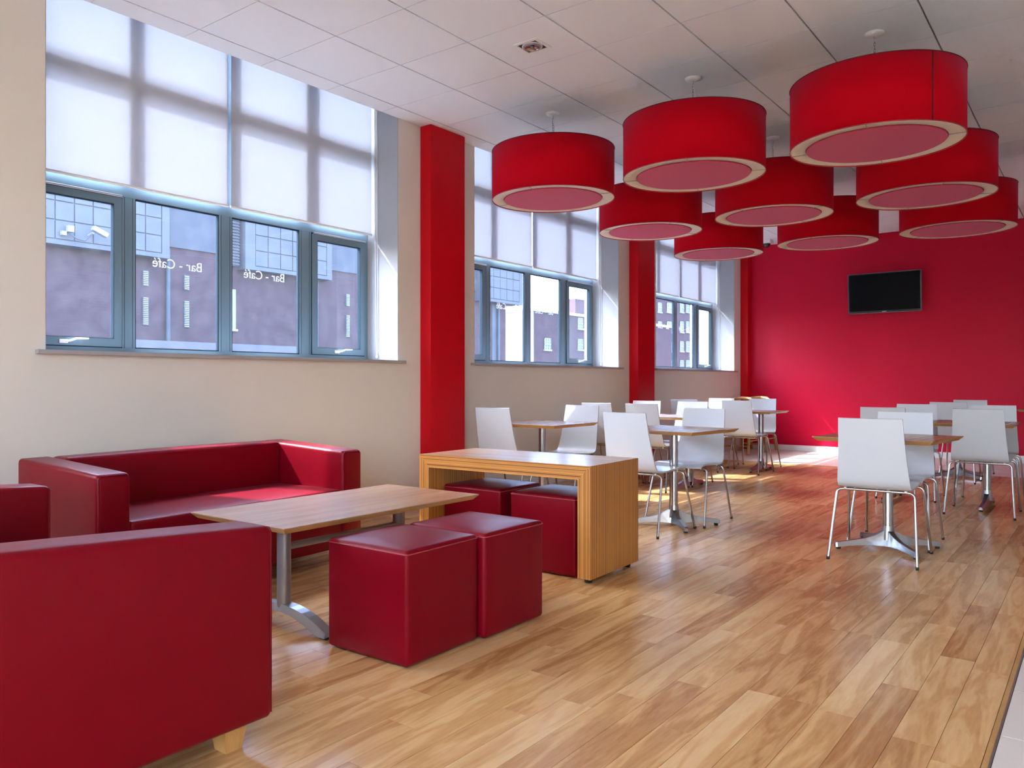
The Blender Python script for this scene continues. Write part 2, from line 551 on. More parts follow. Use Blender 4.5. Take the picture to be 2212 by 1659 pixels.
# floor: sub-floor + planks + stone tiles
XT, YT = -0.25, 10.95
floor = boxm(-5.12, XR + 0.2, YB - 0.2, YE, -0.30, -0.0025).build('floor', M['floor_gap'])
tag(floor, 'oak plank floor with pale stone tiles along its edges', None, None, 'structure')
PW, PL = 0.1175, 0.92
cells = []
row = 0
x = XT - 0.022
while x > WX + 0.02:
    x0 = max(WX, x - PW)
    off = random.uniform(0, PL)
    if row == 0: off = (3.53 - YB) % PL
    y = YB + off - PL
    while y < YT:
        a, b = max(y, YB), min(y + PL, YT)
        if b - a > 0.05: cells.append((x0, x, a, b))
        y += PL
    x = x0; row += 1
lay_cells(cells, 0.0014, 0.0014, -0.012, 0.0, M['plank'], 'plank', floor, M['plank_far'])
border = boxm(XT - 0.021, XT - 0.006, YB, YT, -0.012, 0.0).build('border_strip', M['table_edge'], floor)
boxm(XT - 0.006, XT, YB, YT, -0.012, 0.001).build('metal_strip', M['strip'], floor)
TS = 0.456
xt = [XT + TS * i for i in range(0, 9)]
yt = [2.92 + TS * j for j in range(-14, 18)]
yt = [y for y in yt if YB - .1 < y < YT - 0.2] + [YT]
cells = [(xt[i], xt[i + 1], yt[j], yt[j + 1]) for i in range(len(xt) - 1) for j in range(len(yt) - 1)]
yf = [YT + TS * j for j in range(0, 5)] + [YE]
xf = [XT + TS * i for i in range(-10, 9)]
xf[0] = WX
cells += [(xf[i], xf[i + 1], yf[j], yf[j + 1]) for i in range(len(xf) - 1) for j in range(len(yf) - 1)]
lay_cells(cells, 0.004, 0.004, -0.012, 0.0, M['tile'], 'floor_tile', floor, M['tile'])

# ------------------------------------------------------------------ windows
def lettering(parent, y_start, z_base, width):
    cu = bpy.data.curves.new('lettering', 'FONT')
    cu.body = 'Bar - Caf\u00e9'
    cu.size = 0.075
    cu.extrude = 0.0004
    t = bpy.data.objects.new('tmp_text', cu)
    COL.objects.link(t)
    dg = bpy.context.evaluated_depsgraph_get()
    me = bpy.data.meshes.new_from_object(t.evaluated_get(dg))
    bpy.data.objects.remove(t)
    me.name = 'lettering'
    x0 = min(v.co.x for v in me.vertices); x1 = max(v.co.x for v in me.vertices)
    s = width / (x1 - x0)
    me.transform(Matrix.Scale(s, 4) @ Matrix.Translation((-x0, 0, 0)))
    me.materials.clear(); me.materials.append(M['lettering'])
    o = new_obj('lettering', me, parent)
    o.matrix_local = Matrix(((0, 0, -1, -5.0165), (-1, 0, 0, y_start), (0, 1, 0, z_base), (0, 0, 0, 1)))
    o['label'] = 'white Bar - Caf\u00e9 lettering read from outside'

MULL = [(2.645, 2.736), (3.373, 3.482), (4.11, 4.228)]
ZP0, ZP1 = 1.303, 2.29
def make_window(n, y_off, label):
    root = empty('window_%d' % n, (0, y_off, 0), 0, label, None, None, 'structure')
    def P(name, x0, x1, y0, y1, z0, z1, m, parent=None):
        return boxm(x0, x1, y0, y1, z0, z1).build(name, m, parent or root)
    a, b = 2.01, 4.865
    XI, XO = FX, FX - 0.030
    # outer frame
    P('frame_jamb', XI, XO, a, a + 0.04, SILL, HEAD, M['frame'])
    P('frame_jamb', XI, XO, 4.82, b, SILL, HEAD, M['frame'])
    P('frame_bottom', XI + 0.004, XO, a, b, SILL, ZP0, M['frame'])
    P('frame_top', XI, XO, a, b, HEAD - 0.05, HEAD, M['frame'])
    for (m0, m1) in MULL:
        mu = P('mullion', XI + 0.002, XO, m0, m1, ZP0, HEAD - 0.05, M['frame'])
        for yy in (m0 + 0.018, m1 - 0.018):
            P('groove', XI + 0.0025, XI - 0.001, yy - 0.0015, yy + 0.0015, ZP0, ZP1, M['gasket'], mu)
    P('transom', XI + 0.003, XO, a, b, ZP1, ZP1 + 0.10, M['frame'])
    P('transom', XI, XO, a, b, 3.01, 3.13, M['frame'])
    # openings between the mullions
    bays = [(a + 0.04, MULL[0][0]), (MULL[0][1], MULL[1][0]), (MULL[1][1], MULL[2][0]), (MULL[2][1], 4.82)]
    for i, (y0, y1) in enumerate(bays):
        if i in (0, 3):
            ft = 0.058
            sm = MB()
            sx0, sx1 = XI + 0.014, XI - 0.022
            sm.box(sx1, sx0, y0 + .006, y0 + ft, ZP0 + .006, ZP1 - .012)
            sm.box(sx1, sx0, y1 - ft, y1 - .006, ZP0 + .006, ZP1 - .012)
            sm.box(sx1, sx0, y0 + ft, y1 - ft, ZP0 + .006, ZP0 + ft)
            sm.box(sx1, sx0, y0 + ft, y1 - ft, ZP1 - ft, ZP1 - .012)
            sash = sm.build('sash', M['frame'], root)
            g = MB()
            g.box(XI + .006, XI - .004, y0, y0 + .006, ZP0, ZP1); g.box(XI + .006, XI - .004, y1 - .006, y1, ZP0, ZP1)
            g.box(XI + .006, XI - .004, y0, y1, ZP0, ZP0 + .006); g.box(XI + .006, XI - .004, y0, y1, ZP1 - .012, ZP1)
            for (q0, q1, r0, r1) in ((y0 + ft, y0 + ft + .003, ZP0 + ft, ZP1 - ft), (y1 - ft - .003, y1 - ft, ZP0 + ft, ZP1 - ft), (y0 + ft, y1 - ft, ZP0 + ft, ZP0 + ft + .003), (y0 + ft, y1 - ft, ZP1 - ft - .003, ZP1 - ft)):
                g.box(XI + .012, XI - .024, q0, q1, r0, r1)
            g.build('gasket', M['gasket'], sash)
            MB().tube([(XI + .024, y0 + .01, ZP1 - .004), (XI + .024, y1 - .01, ZP1 - .004)], .008, 8).build('trickle_vent', M['grey_metal'], sash)
            P('pane', XI - .016, XI - .020, y0 + ft - .01, y1 - ft + .01, ZP0 + ft - .01, ZP1 - ft + .01, M['glass'])
            hy = (y0 + y1) / 2 - (0.08 if i == 0 else 0.03)
            h = MB()
            h.box(XI + .018, XI + .028, hy - .03, hy + .02, ZP0 + .018, ZP0 + .042)
            h.tube([(XI + .03, hy + .005, ZP0 + .028), (XI + .055, hy + .03, ZP0 + .036), (XI + .058, hy + .06, ZP0 + .048), (XI + .055, hy + .135, ZP0 + .05)], [.006, .0065, .0065, .005], 8)
            h.build('handle', M['white'], root)
        else:
            g = MB()
            t = .007
            g.box(XI - .002, XI - .027, y0, y0 + t, ZP0, ZP1); g.box(XI - .002, XI - .027, y1 - t, y1, ZP0, ZP1)
            g.box(XI - .002, XI - .027, y0, y1, ZP0, ZP0 + t); g.box(XI - .002, XI - .027, y0, y1, ZP1 - t, ZP1)
            g.build('gasket', M['gasket'], root)
            pane = P('pane', XI - .018, XI - .022, y0, y1, ZP0, ZP1, M['glass'])
            if n > 0:
                yr = {1: 3.244, 2: 3.974}[i]
                lettering(pane, yr, 1.862, 0.374)
        P('upper_pane', XI - .018, XI - .022, y0, y1, ZP1 + .10, 3.01, M['glass'])
        P('top_pane', XI - .018, XI - .022, y0, y1, 3.13, HEAD - .05, M['glass'])
    s = boxm(FX + .002, WX + 0.045, a - 0.055, b + 0.055, SILL - 0.022, SILL + 0.001)
    s.build('sill', M['sill'], root)
    lin = MB()
    lin.box(FX, WX - .001, a - .001, a + .004, SILL + .001, HEAD); lin.box(FX, WX - .001, b - .004, b + .001, SILL + .001, HEAD)
    lin.build('reveal_lining', M['reveal'], root)
    return root

names = ['window beside the camera, outside the picture', 'large four-light window above the red sofa, with two half-drawn blinds', 'four-light window between the two red columns', 'farthest four-light window, next to the red end wall']
blind_labels = [
    (None, None),
    ('white roller blind nearest the camera, on the left half of the window above the sofa', 'white roller blind on the right half of the window above the sofa'),
    ('white roller blind on the left half of the window between the red columns', 'white roller blind on the right half of the window between the red columns'),
    ('white roller blind on the left half of the farthest window', 'white roller blind beside the corner of the red end wall'),
]
for k in range(4):
    yo = (k - 1) * PITCH
    make_window(k, yo, names[k])
    for h, (b0, b1) in enumerate(((2.035, 3.407), (3.43, 4.842))):
        lab = blind_labels[k][h] or ('white roller blind on the %s half of the window out of the picture' % ('near', 'far')[h])
        rb = empty('roller_blind', (-4.935, yo, 2.35), 0, lab, 'blind', 'roller blinds in the windows')
        boxm(-.0008, .0008, b0, b1, 0.0, 1.5).build('fabric', M['blind'], rb)
        MB().tube([(0, b0 - .004, 0), (0, b1 + .004, 0)], .009, 10).build('bottom_rail', M['white'], rb)
        MB().tube([(0, b0, 1.5), (0, b1, 1.5)], .025, 14).build('roller_tube', M['white'], rb)
        if h == 1:
            c = MB()
            c.tube([(0.03, 4.853, 1.2), (.035, 4.853, 0), (.05, 4.853, -1.0), (.055, 4.853, -1.035)], .0022, 6)
            c.tube([(0.06, 4.853, 1.2), (.062, 4.853, 0), (.066, 4.853, -1.0), (.06, 4.853, -1.035)], .0022, 6)
            c.build('pull_cord', M['white'], rb)
            MB().lathe([(0.001, .02), (.008, .01), (.013, -.012), (.001, -.02)], 12).build('cord_weight', M['white'], rb, loc=(.058, 4.853, -1.045))

# ------------------------------------------------------------------ television
tv = empty('television', (-2.535, 12.995, 2.405), 0, 'black flat screen television hung on the red end wall', 'television')
tilt = Matrix.Rotation(R(5), 4, 'X')
def tvp(mb, name, m, parent=None):
    o = mb.build(name, m, parent or tv)
    o.data.transform(tilt)
    return o
body = tvp(soft_box(.487, .018, .295, .008), 'casing', M['bezel'])
tvp(boxm(-.470, .470, -.0195, -.0175, -.262, .279), 'screen', M['screen'])
rim = MB()
rim.box(-.488, -.483, -.020, .01, -.294, .29); rim.box(.483, .488, -.020, .01, -.294, .29); rim.box(-.488, .488, -.020, .01, -.297, -.290); rim.box(-.488, .488, -.02, .01, .29, .296)
tvp(rim, 'rim', M['bezel_rim'])
tvp(boxm(-.03, .03, -.0205, -.0175, -.283, -.273), 'badge', M['grey_metal'])
boxm(-.2, .2, .018, .1, -.1, .1).build('wall_bracket', M['black'], tv)
MB().tube([(-.18, .02, -.30), (-.17, .03, -.325), (-.15, .04, -.34), (-.13, .03, -.325), (-.12, .02, -.3)], .004, 6).build('cable', M['red_col'], tv)

# dome camera
dc = empty('dome_camera', (-4.12, 12.62, CZ), 0, 'small white dome security camera on the ceiling near the end wall', 'camera')
boxm(-.08, .08, -.08, .08, -.06, 0).build('housing', M['white'], dc)
MB().lathe([(.06, -.06), (.058, -.075), (.045, -.10), (.02, -.115), (.001, -.118)], 20).build('dome', M['bezel'], dc)

# recessed spotlight
sp = empty('recessed_spotlight', (-2.951, 4.373, CZ), 0, 'square recessed spotlight set in the white ceiling', 'spotlight')
fr = MB()
for (x0, x1, y0, y1) in ((-.094, .094, -.094, -.072), (-.094, .094, .072, .094), (-.094, -.072, -.072, .072), (.072, .094, -.072, .072)):
    fr.box(x0, x1, y0, y1, -.006, 0.002)
fr.build('trim_frame', M['white'], sp)
hs = MB(); hs.box(-.074, .074, -.074, .074, -.001, -.0005)
hs.build('housing', M['black'], sp)
def ring(r0, r1, z0, z1, n=28):
    return MB().lathe([(r0, z0), (r1, z0), (r1, z1), (r0, z1), (r0, z0)], n, smooth=False)
ring(.060, .068, -.007, -.001).build('gimbal_ring', M['white'], sp)
ring(.050, .057, -.014, -.002).build('lamp_ring', M['grey_metal'], sp)
MB().lathe([(.050, -.012), (.044, -.008), (.030, -.004), (.012, -.002), (.001, -.0015)], 24).build('reflector', M['chrome'], sp)
MB().lathe([(.001, -.016), (.009, -.014), (.011, -.006), (.009, -.002)], 14).build('lamp_cap', M['bezel_rim'], sp)

# ------------------------------------------------------------------ pendant lamps
def make_pendant():
    root = empty('pendant_lamp', (0, 0, 0))
    RZ0, RZ1, RR = 2.585, 2.985, 0.50
    sh = MB().lathe([(RR - .004, RZ0), (RR, RZ0), (RR, RZ1), (RR - .004, RZ1), (RR - .004, RZ0)], 96, smooth=False)
    sh.s = [True] * len(sh.s)
    o = sh.build('shade', M['shade'], root)
    for p in o.data.polygons: p.use_smooth = abs(p.normal.z) < 0.5
    e = MB()
    e.tube([((RR + .0005) * math.cos(a), (RR + .0005) * math.sin(a), RZ1) for a in [2 * math.pi * k / 96 for k in range(96)]], .003, 6, closed=True)
    e.build('top_edge_band', M['seam'], o)
    e = MB()
    e.tube([((RR - .001) * math.cos(a), (RR - .001) * math.sin(a), RZ0) for a in [2 * math.pi * k / 96 for k in range(96)]], .003, 6, closed=True)
    e.build('bottom_edge_band', M['piping'], o)
    sa = R(-38)
    MB().box(RR - .001, RR + .0012, -.004, .004, RZ0 + .002, RZ1 - .002).build('seam', M['seam'], o, rz=sa)
    MB().lathe([(RR - .004, RZ0 + .004), (.405, RZ0 + .004), (.405, RZ0 + .008), (RR - .004, RZ0 + .008)], 72).build('diffuser_ring', M['cream'], root)
    MB().lathe([(.402, RZ0 + .003), (.398, RZ0 - .002), (.001, RZ0 - .002)], 72, smooth=False).build('diffuser_disc', M['disc'], root)
    for k in range(4):
        a = R(10) + k * math.pi / 2
        MB().tube([(.40 * math.cos(a), .40 * math.sin(a), RZ0 + .002), (RR * math.cos(a), RR * math.sin(a), RZ0 + .002)], .0022, 6).build('spoke', M['strip'], root)
    MB().lathe([(RR - .006, RZ1 - .01), (.001, RZ1 - .01)], 48).build('top_diffuser', M['cream'], root)
    MB().lathe([(.001, CZ - .022), (.035, CZ - .020), (.055, CZ - .012), (.058, CZ - .001)], 28).build('ceiling_rose', M['white'], root)
    ch = MB()
    zc = CZ - .02; k = 0
    while zc > RZ1 + .0:
        pts = []
        for q in range(10):
            a = 2 * math.pi * q / 10
            lx, lz = .006 * math.cos(a), .013 * math.sin(a)
            pts.append((lx, 0, zc - .013 + lz) if k % 2 == 0 else (0, lx, zc - .013 + lz))
        ch.tube(pts, .0017, 5, closed=True)
        zc -= .020; k += 1
    ch.build('chain', M['chrome'], root)
    MB().tube([(.008, 0, CZ - .02), (-.02, .01, CZ - .12), (-.018, .01, CZ - .22), (0, 0, RZ1)], .0018, 6).build('flex', M['white'], root)
    return root
pend = make_pendant()
PL_ = {
 (0, 0): 'red drum pendant lamp in the nearest row, closest to the windows',
 (1, 0): 'red drum pendant lamp in the middle of the nearest row, left of the largest drum',
 (2, 0): 'largest looking red drum pendant lamp, at the upper right',
 (0, 1): 'red drum pendant lamp directly behind and below the one closest to the windows',
 (1, 1): 'red drum pendant lamp in the centre of the three by three cluster',
 (2, 1): 'red drum pendant lamp in the second row, partly hidden behind the largest drum',
 (0, 2): 'smallest looking red drum pendant lamp, in the far row beside the farthest window',
 (1, 2): 'red drum pendant lamp in the far row, just above and left of the television',
 (2, 2): 'red drum pendant lamp in the far row, above and right of the television',
}
first = True
for j in range(3):
    for i in range(3):
        o = pend if first else copy_tree(pend)
        first = False
        o.location = (-3.553 + 1.206 * i, 5.568 + 1.797 * j, 0)
        o.rotation_euler = (0, 0, R([180, 188, -4, 130, 152, 195, 120, 165, 138][j * 3 + i]))
        tag(o, PL_[(i, j)], 'lamp', 'red drum pendant lamps')

# ------------------------------------------------------------------ sofas
def make_sofa(Lh, D, AT, zb, zf, zr, zs):
    """local: faces +y, front at y=0, length along x"""
    root = empty('sofa', (0, 0, 0))
    boxm(-Lh + AT, Lh - AT, -D + .14, -.012, zb + .005, zs - .13).build('base', M['leather'], root)
    soft_box(Lh - AT - .002, (D - .15) / 2, .070, .022, (0, 0.004, .012), 8, (0, -(D - .16) / 2, zs - .08)).build('seat_cushion', M['leather'], root)
    soft_box(Lh - AT + .01, .082, (zr - .10) / 2, .03, (0, .012, .006), 8, (0, -D + .095, .10 + (zr - .10) / 2)).build('backrest', M['leather'], root)
    for s in (-1, 1):
        hz = (zf - zb) / 2
        def sh(out, p):
            k = (1 - p[1]) / 2          # 0 at the front, 1 at the rear
            if p[2] > 0: out[2] += (zr - zf) * k * p[2]
            return out
        a = soft_box(AT / 2, D / 2, hz, .02, (.006, .004, .004), 6, (s * (Lh - AT / 2), -D / 2, zb + hz), sh).build('armrest', M['leather'], root)
        x0, x1 = s * (Lh - AT / 2) - AT / 2 + .008, s * (Lh - AT / 2) + AT / 2 - .008
        q = [(x0, -.003, zb + .015), (x0, -.003, zf - .018), (x0 + .01, -.003, zf - .007), (x1 - .01, -.003, zf - .007), (x1, -.003, zf - .018), (x1, -.003, zb + .015)]
        MB().tube(q, .0035, 6).build('piping', M['leather'], a)
    for sx in (-1, 1):
        for fy in (-.105, -D + .10):
            t, b = .040, .028
            cx_ = sx * (Lh - .075)
            vv = [(cx_ - b, fy - b, 0), (cx_ + b, fy - b, 0), (cx_ + b, fy + b, 0), (cx_ - b, fy + b, 0), (cx_ - t, fy - t, zb + .01), (cx_ + t, fy - t, zb + .01), (cx_ + t, fy + t, zb + .01), (cx_ - t, fy + t, zb + .01)]
            MB().add(vv, [(0, 3, 2, 1), (4, 5, 6, 7), (0, 1, 5, 4), (1, 2, 6, 5), (2, 3, 7, 6), (3, 0, 4, 7)]).build('foot', M['foot_wood'], root)
    return root
s1 = make_sofa(0.845, 0.725, 0.16, 0.088, 0.668, 0.705, 0.452)
s1.location = (-3.515, 2.565, 0); s1.rotation_euler = (0, 0, R(-86.8))
tag(s1, 'red leather sofa under the window, with sunlight on its seat', 'sofa', 'red leather sofas')
s2 = make_sofa(0.815, 0.89, 0.165, 0.078, 0.650, 0.700, 0.43)
s2.location = (-2.760, 1.500, 0)
tag(s2, 'large red leather sofa seen side on in the near left corner', 'sofa', 'red leather sofas')

# ------------------------------------------------------------------ ottomans
def make_cube():
    root = empty('cube_stool', (0, 0, 0))
    h, z0, z1 = .22, .006, .445
    soft_box(h, h, (z1 - z0) / 2, .017, (.004, .004, .012), 6, (0, 0, (z0 + z1) / 2)).build('cushion_block', M['leather'], root)
    g = h + .0012
    r = .016
    pts = []
    for (sx, sy, a0) in ((1, 1, 0), (-1, 1, 90), (-1, -1, 180), (1, -1, 270)):
        for da in (0, 30, 60, 90):
            a = R(a0 + da)
            pts.append((sx * (g - r) + r * math.cos(a), sy * (g - r) + r * math.sin(a), z1 - .014))
    MB().tube(pts, .0022, 6, closed=True).build('piping', M['piping'], root)
    boxm(-h + .03, h - .03, -h + .03, h - .03, 0, .012).build('base_board', M['black'], root)
    return root
cb = make_cube()
spots = [(-2.262, 2.405, 0.5, 'red leather cube stool nearest the camera, its corner facing forward'),
         (-2.238, 2.862, -0.5, 'red leather cube stool right behind the nearest one, touching it'),
         (-3.010, 4.015, 0, 'red leather cube stool under the left part of the striped wooden bench table'),
         (-2.490, 4.005, 0, 'red leather cube stool under the right part of the striped wooden bench table')]
for i, (x, y, a, lab) in enumerate(spots):
    o = cb if i == 0 else copy_tree(cb)
    o.location = (x, y, 0); o.rotation_euler = (0, 0, R(a))
    tag(o, lab, 'stool', 'red cube stools')

# ------------------------------------------------------------------ bench table (upside-down U)
bt = empty('bench_table', (-2.735, 3.985, 0), R(1.5), 'striped wooden bench table shaped like an upside-down U over two cube stools', 'table')
hx, hy, th, zb, zt = .597, .292, .078, .028, .634
def prism(pts_xz, y0, y1, mats, name, parent, topmat=False):
    n = len(pts_xz)
    mb = MB()
    vv = [(x, y0, z) for x, z in pts_xz] + [(x, y1, z) for x, z in pts_xz]
    mb.add(vv, [tuple(range(n)), tuple(range(2 * n - 1, n - 1, -1))])
    for i in range(n):
        j = (i + 1) % n
        mi = 1 if topmat and abs(pts_xz[i][1] - zt) < 1e-6 and abs(pts_xz[j][1] - zt) < 1e-6 else 0
        mb.add([vv[i], vv[j], vv[n + j], vv[n + i]], [(0, 1, 2, 3)], mi)
    return mb.build(name, mats, parent)
M['veneer_x'] = wood_mat('bench_veneer', (0.56, 0.36, 0.24), (0.48, 0.28, 0.17), (0.40, 0.22, 0.12), stretch=(1.6, 24, 9), rough=0.24, per_object=False, ripple=False)
prism([(-hx, zt), (hx, zt), (hx - th, zt - th), (-hx + th, zt - th)], -hy, hy, [M['zebra_slab'], M['veneer_x']], 'top_slab', bt, True)
prism([(-hx, zt - .0005), (-hx + th, zt - th - .0005), (-hx + th, zb), (-hx, zb)], -hy, hy, M['zebra_leg'], 'side_panel', bt)
prism([(hx, zt - .0005), (hx - th, zt - th - .0005), (hx - th, zb), (hx, zb)], -hy, hy, M['zebra_leg'], 'side_panel', bt)
for sx in (-1, 1):
    for sy in (-1, 1):
        cxx, cyy = sx * (hx - .045), sy * (hy - .06)
        MB().lathe([(.001, 0), (.02, 0), (.026, zb), (.001, zb)], 14).build('foot', M['black'], bt, loc=(cxx, cyy, 0))

# ------------------------------------------------------------------ low long table
def chamfer_top(w, l, z, name, parent, m=None, c=.022, t=.026):
    a, b = w / 2, l / 2
    mb = MB()
    z1, z0, zl = z, z - t, z - .004
    vv = [(-a, -b, z1), (a, -b, z1), (a, b, z1), (-a, b, z1),
          (-a, -b, zl), (a, -b, zl), (a, b, zl), (-a, b, zl),
          (-a + c, -b + c, z0), (a - c, -b + c, z0), (a - c, b - c, z0), (-a + c, b - c, z0)]
    mb.add(vv, [(0, 1, 2, 3)], 0)
    mb.add(vv, [(i, (i + 1) % 4, 4 + (i + 1) % 4, 4 + i) for i in range(4)], 0)
    mb.add(vv, [(4 + i, 4 + (i + 1) % 4, 8 + (i + 1) % 4, 8 + i) for i in range(4)] + [(11, 10, 9, 8)], 1)
    return mb.build(name, [m or M['table'], M['table_edge']], parent)
lt = empty('low_table', (-2.845, 2.62, 0), 0, 'long low wooden table on grey arched feet between the sofa and cube stools', 'table')
chamfer_top(.65, 1.25, .503, 'table_top', lt)
for s in (-1, 1):
    y = s * .368
    MB().tube([(0, y, .085), (0, y, .478)], .031, 20).build('post', M['post_metal'], lt)
    # arched foot along x
    af = MB(); vv = []; ff = []
    n = 16
    for i in range(n + 1):
        u = -1 + 2 * i / n
        x = u * .30
        zt_ = .098 * (1 - abs(u) ** 2.1) + .022 * abs(u) ** 2 + .006
        zl_ = max(.008, .072 * (1 - (u / .86) ** 2)) if abs(u) < .86 else .008
        wd = .034 - .004 * abs(u)
        vv += [(x, y - wd, zl_), (x, y + wd, zl_), (x, y + wd * .8, zt_), (x, y - wd * .8, zt_)]
    for i in range(n):
        for k in range(4):
            ff.append((4 * i + k, 4 * i + (k + 1) % 4, 4 * i + 4 + (k + 1) % 4, 4 * i + 4 + k))
    ff += [(3, 2, 1, 0), (4 * n, 4 * n + 1, 4 * n + 2, 4 * n + 3)]
    af.add(vv, ff)
    foot = af.build('arched_foot', M['grey_metal'], lt)
    for sx in (-1, 1):
        boxm(sx * .28 - .022, sx * .28 + .022, y - .02, y + .02, 0, .009).build('glide', M['black'], foot)
    boxm(-.2, .2, y - .03, y + .03, .468, .478).build('support_plate', M['post_metal'], lt)
MB().tube([(0, -.368, .35), (0, .368, .35)], .016, 14).build('stretcher', M['post_metal'], lt)

# ------------------------------------------------------------------ dining tables
def star_arm(ang):
    mb = MB()
    secs = [(.015, .030, .018, .128), (.045, .027, .020, .112), (.09, .024, .024, .088), (.16, .022, .026, .068), (.26, .020, .022, .053), (.335, .018, .014, .044), (.345, .014, .014, .036)]
    vv = []; ff = []
    for (r, w, z0, z1) in secs:
        vv += [(r, -w, z0), (r, w, z0), (r, w * .62, z1), (r, -w * .62, z1)]
    for i in range(len(secs) - 1):
        for k in range(4):
            ff.append((4 * i + k, 4 * i + (k + 1) % 4, 4 * i + 4 + (k + 1) % 4, 4 * i + 4 + k))
    n = len(secs) - 1
    ff += [(3, 2, 1, 0), (4 * n, 4 * n + 1, 4 * n + 2, 4 * n + 3)]
    ca, sa = math.cos(ang), math.sin(ang)
    vv = [(x * ca - y * sa, x * sa + y * ca, z) for x, y, z in vv]
    mb.add(vv, ff)
    return mb
def pedestal(root, x, y, rot, n=4):
    for k in range(n):
        a = rot + k * 2 * math.pi / n
        arm = star_arm(a).build('base_arm', M['alu'], root, loc=(x, y, 0))
        MB().lathe([(.001, 0), (.014, 0), (.016, .016), (.001, .016)], 10).build('glide', M['black'], arm, loc=(.322 * math.cos(a), .322 * math.sin(a), 0))
    MB().lathe([(.045, .06), (.040, .10), (.034, .135), (.0325, .15)], 20).build('hub', M['alu'], root, loc=(x, y, 0))
    MB().tube([(x, y, .10), (x, y, .700)], .0315, 20).build('post', M['chrome'], root)
    boxm(x - .14, x + .14, y - .14, y + .14, .700, .706).build('support_plate', M['black'], root)
def make_table(w, l, peds, rot, n=4):
    root = empty('dining_table', (0, 0, 0))
    chamfer_top(w, l, .73, 'table_top', root, c=.024, t=.027)
    for (x, y) in peds: pedestal(root, x, y, rot, n)
    return root
t1 = make_table(.70, .70, [(0, 0)], R(45))
t1.location = (-1.10, 5.75, 0); t1.rotation_euler = (0, 0, R(-6))
tag(t1, 'square wooden pedestal table nearest on the right, between two white chairs', 'table', 'dining tables')
for (x, y, a, lab) in ((-2.55, 5.69, -6, 'square wooden pedestal table right behind the striped bench table'),
                       (-3.81, 5.80, 0, 'square wooden pedestal table beside the first red column and window'),
                       (-1.30, 10.55, 3, 'square pedestal table far back on the right, mostly hidden by chairs'),
                       (-0.53, 12.70, 0, 'wooden table against the red wall at the right edge of the picture')):
    o = copy_tree(t1); o.location = (x, y, 0); o.rotation_euler = (0, 0, R(a))
    tag(o, lab, 'table', 'dining tables')
t2 = make_table(1.20, .70, [(-.37, 0), (.37, 0)], R(88), 2)
t2.location = (-1.165, 8.20, 0)
tag(t2, 'long two-pedestal wooden table at the right with four white chairs', 'table', 'dining tables')
for (x, y, lab) in ((-3.72, 7.83, 'long two-pedestal table beside the second window, sunlight on the floor below'),
                    (-3.66, 9.87, 'long two-pedestal table near the farthest window, its corner in front of the red wall')):
    o = copy_tree(t2); o.location = (x, y, 0)
    tag(o, lab, 'table', 'dining tables')

# ------------------------------------------------------------------ chairs
def bez(p0, p1, p2, n=5):
    return [tuple((1 - t) ** 2 * a + 2 * t * (1 - t) * b + t * t * c for a, b, c in zip(p0, p1, p2)) for t in [i / n for i in range(n + 1)]]
def make_chair():
    """local: faces +y"""
    root = empty('dining_chair', (0, 0, 0))
    prof = [(-.325, .865, .172), (-.312, .80, .175), (-.297, .73, .178), (-.281, .66, .182), (-.264, .59, .187), (-.249, .535, .192), (-.237, .495, .196), (-.224, .468, .198), (-.204, .448, .199), (-.178, .438, .200), (-.14, .434, .200), (-.06, .436, .200), (.04, .443, .200), (.12, .447, .199), (.17, .446, .197), (.20, .439, .194), (.218, .428, .190)]
    t = .011
    n = len(prof)
    vv = []
    cols = 6
    def nrm(i):
        a = prof[max(0, i - 1)]; b = prof[min(n - 1, i + 1)]
        dy, dz = b[0] - a[0], b[1] - a[1]
        l = math.hypot(dy, dz)
        return (-dz / l, dy / l)       # towards the sitter
    for side in (0, 1):
        for i, (y, z, w) in enumerate(prof):
            ny, nz = nrm(i)
            for k in range(cols + 1):
                u = -1 + 2 * k / cols
                curve = .006 * u * u if i < 8 else .003 * u * u
                off = (t if side else 0)
                vv.append((u * w, y + ny * (off + curve), z + nz * (off + curve)))
    A = n * (cols + 1)
    ff = []
    for i in range(n - 1):
        for k in range(cols):
            p = i * (cols + 1) + k
            q = p + cols + 1
            ff.append((p, p + 1, q + 1, q)); ff.append((A + p, A + q, A + q + 1, A + p + 1))
    mb = MB().add(vv, ff, 0, True)
    edge = []
    for i in range(n - 1):
        for k in (0, cols):
            p = i * (cols + 1) + k; q = p + cols + 1
            edge.append((p, q, A + q, A + p))
    for i in (0, n - 1):
        for k in range(cols):
            p = i * (cols + 1) + k
            edge.append((p, p + 1, A + p + 1, A + p))
    # edges as own faces so they shade flat
    for e in edge:
        mb.add([vv[j] for j in e], [(0, 1, 2, 3)], 0)
    mb.build('seat_shell', M['chair'], root)
    for sy in (-1, 1):
        for sx in (-1, 1):
            fy = -.27 if sy < 0 else .275
            ty = -.165 if sy < 0 else .155
            z1 = .426 if sy < 0 else .430
            foot = (sx * .240, fy, .008)
            top = (sx * .214, ty + (fy - ty) * .04, z1 - .035)
            pts = [foot, tuple(foot[i] * .5 + top[i] * .5 for i in range(3))] + bez(top, (sx * .211, ty, z1), (sx * .175, ty, z1), 5) + [(0, ty, z1)]
            leg = MB().tube(pts, .0085, 9).build('leg', M['chrome'], root)
            MB().lathe([(.001, 0), (.0095, 0), (.0098, .018), (.001, .018)], 9).build('foot_cap', M['black'], leg, loc=(foot[0], foot[1], 0))
            MB().lathe([(.001, .440 if sy > 0 else .436), (.009, .436), (.010, .425), (.001, .420)], 9).build('seat_stud', M['white'], root, loc=(sx * .165, ty, 0))
    return root
ch0 = make_chair()
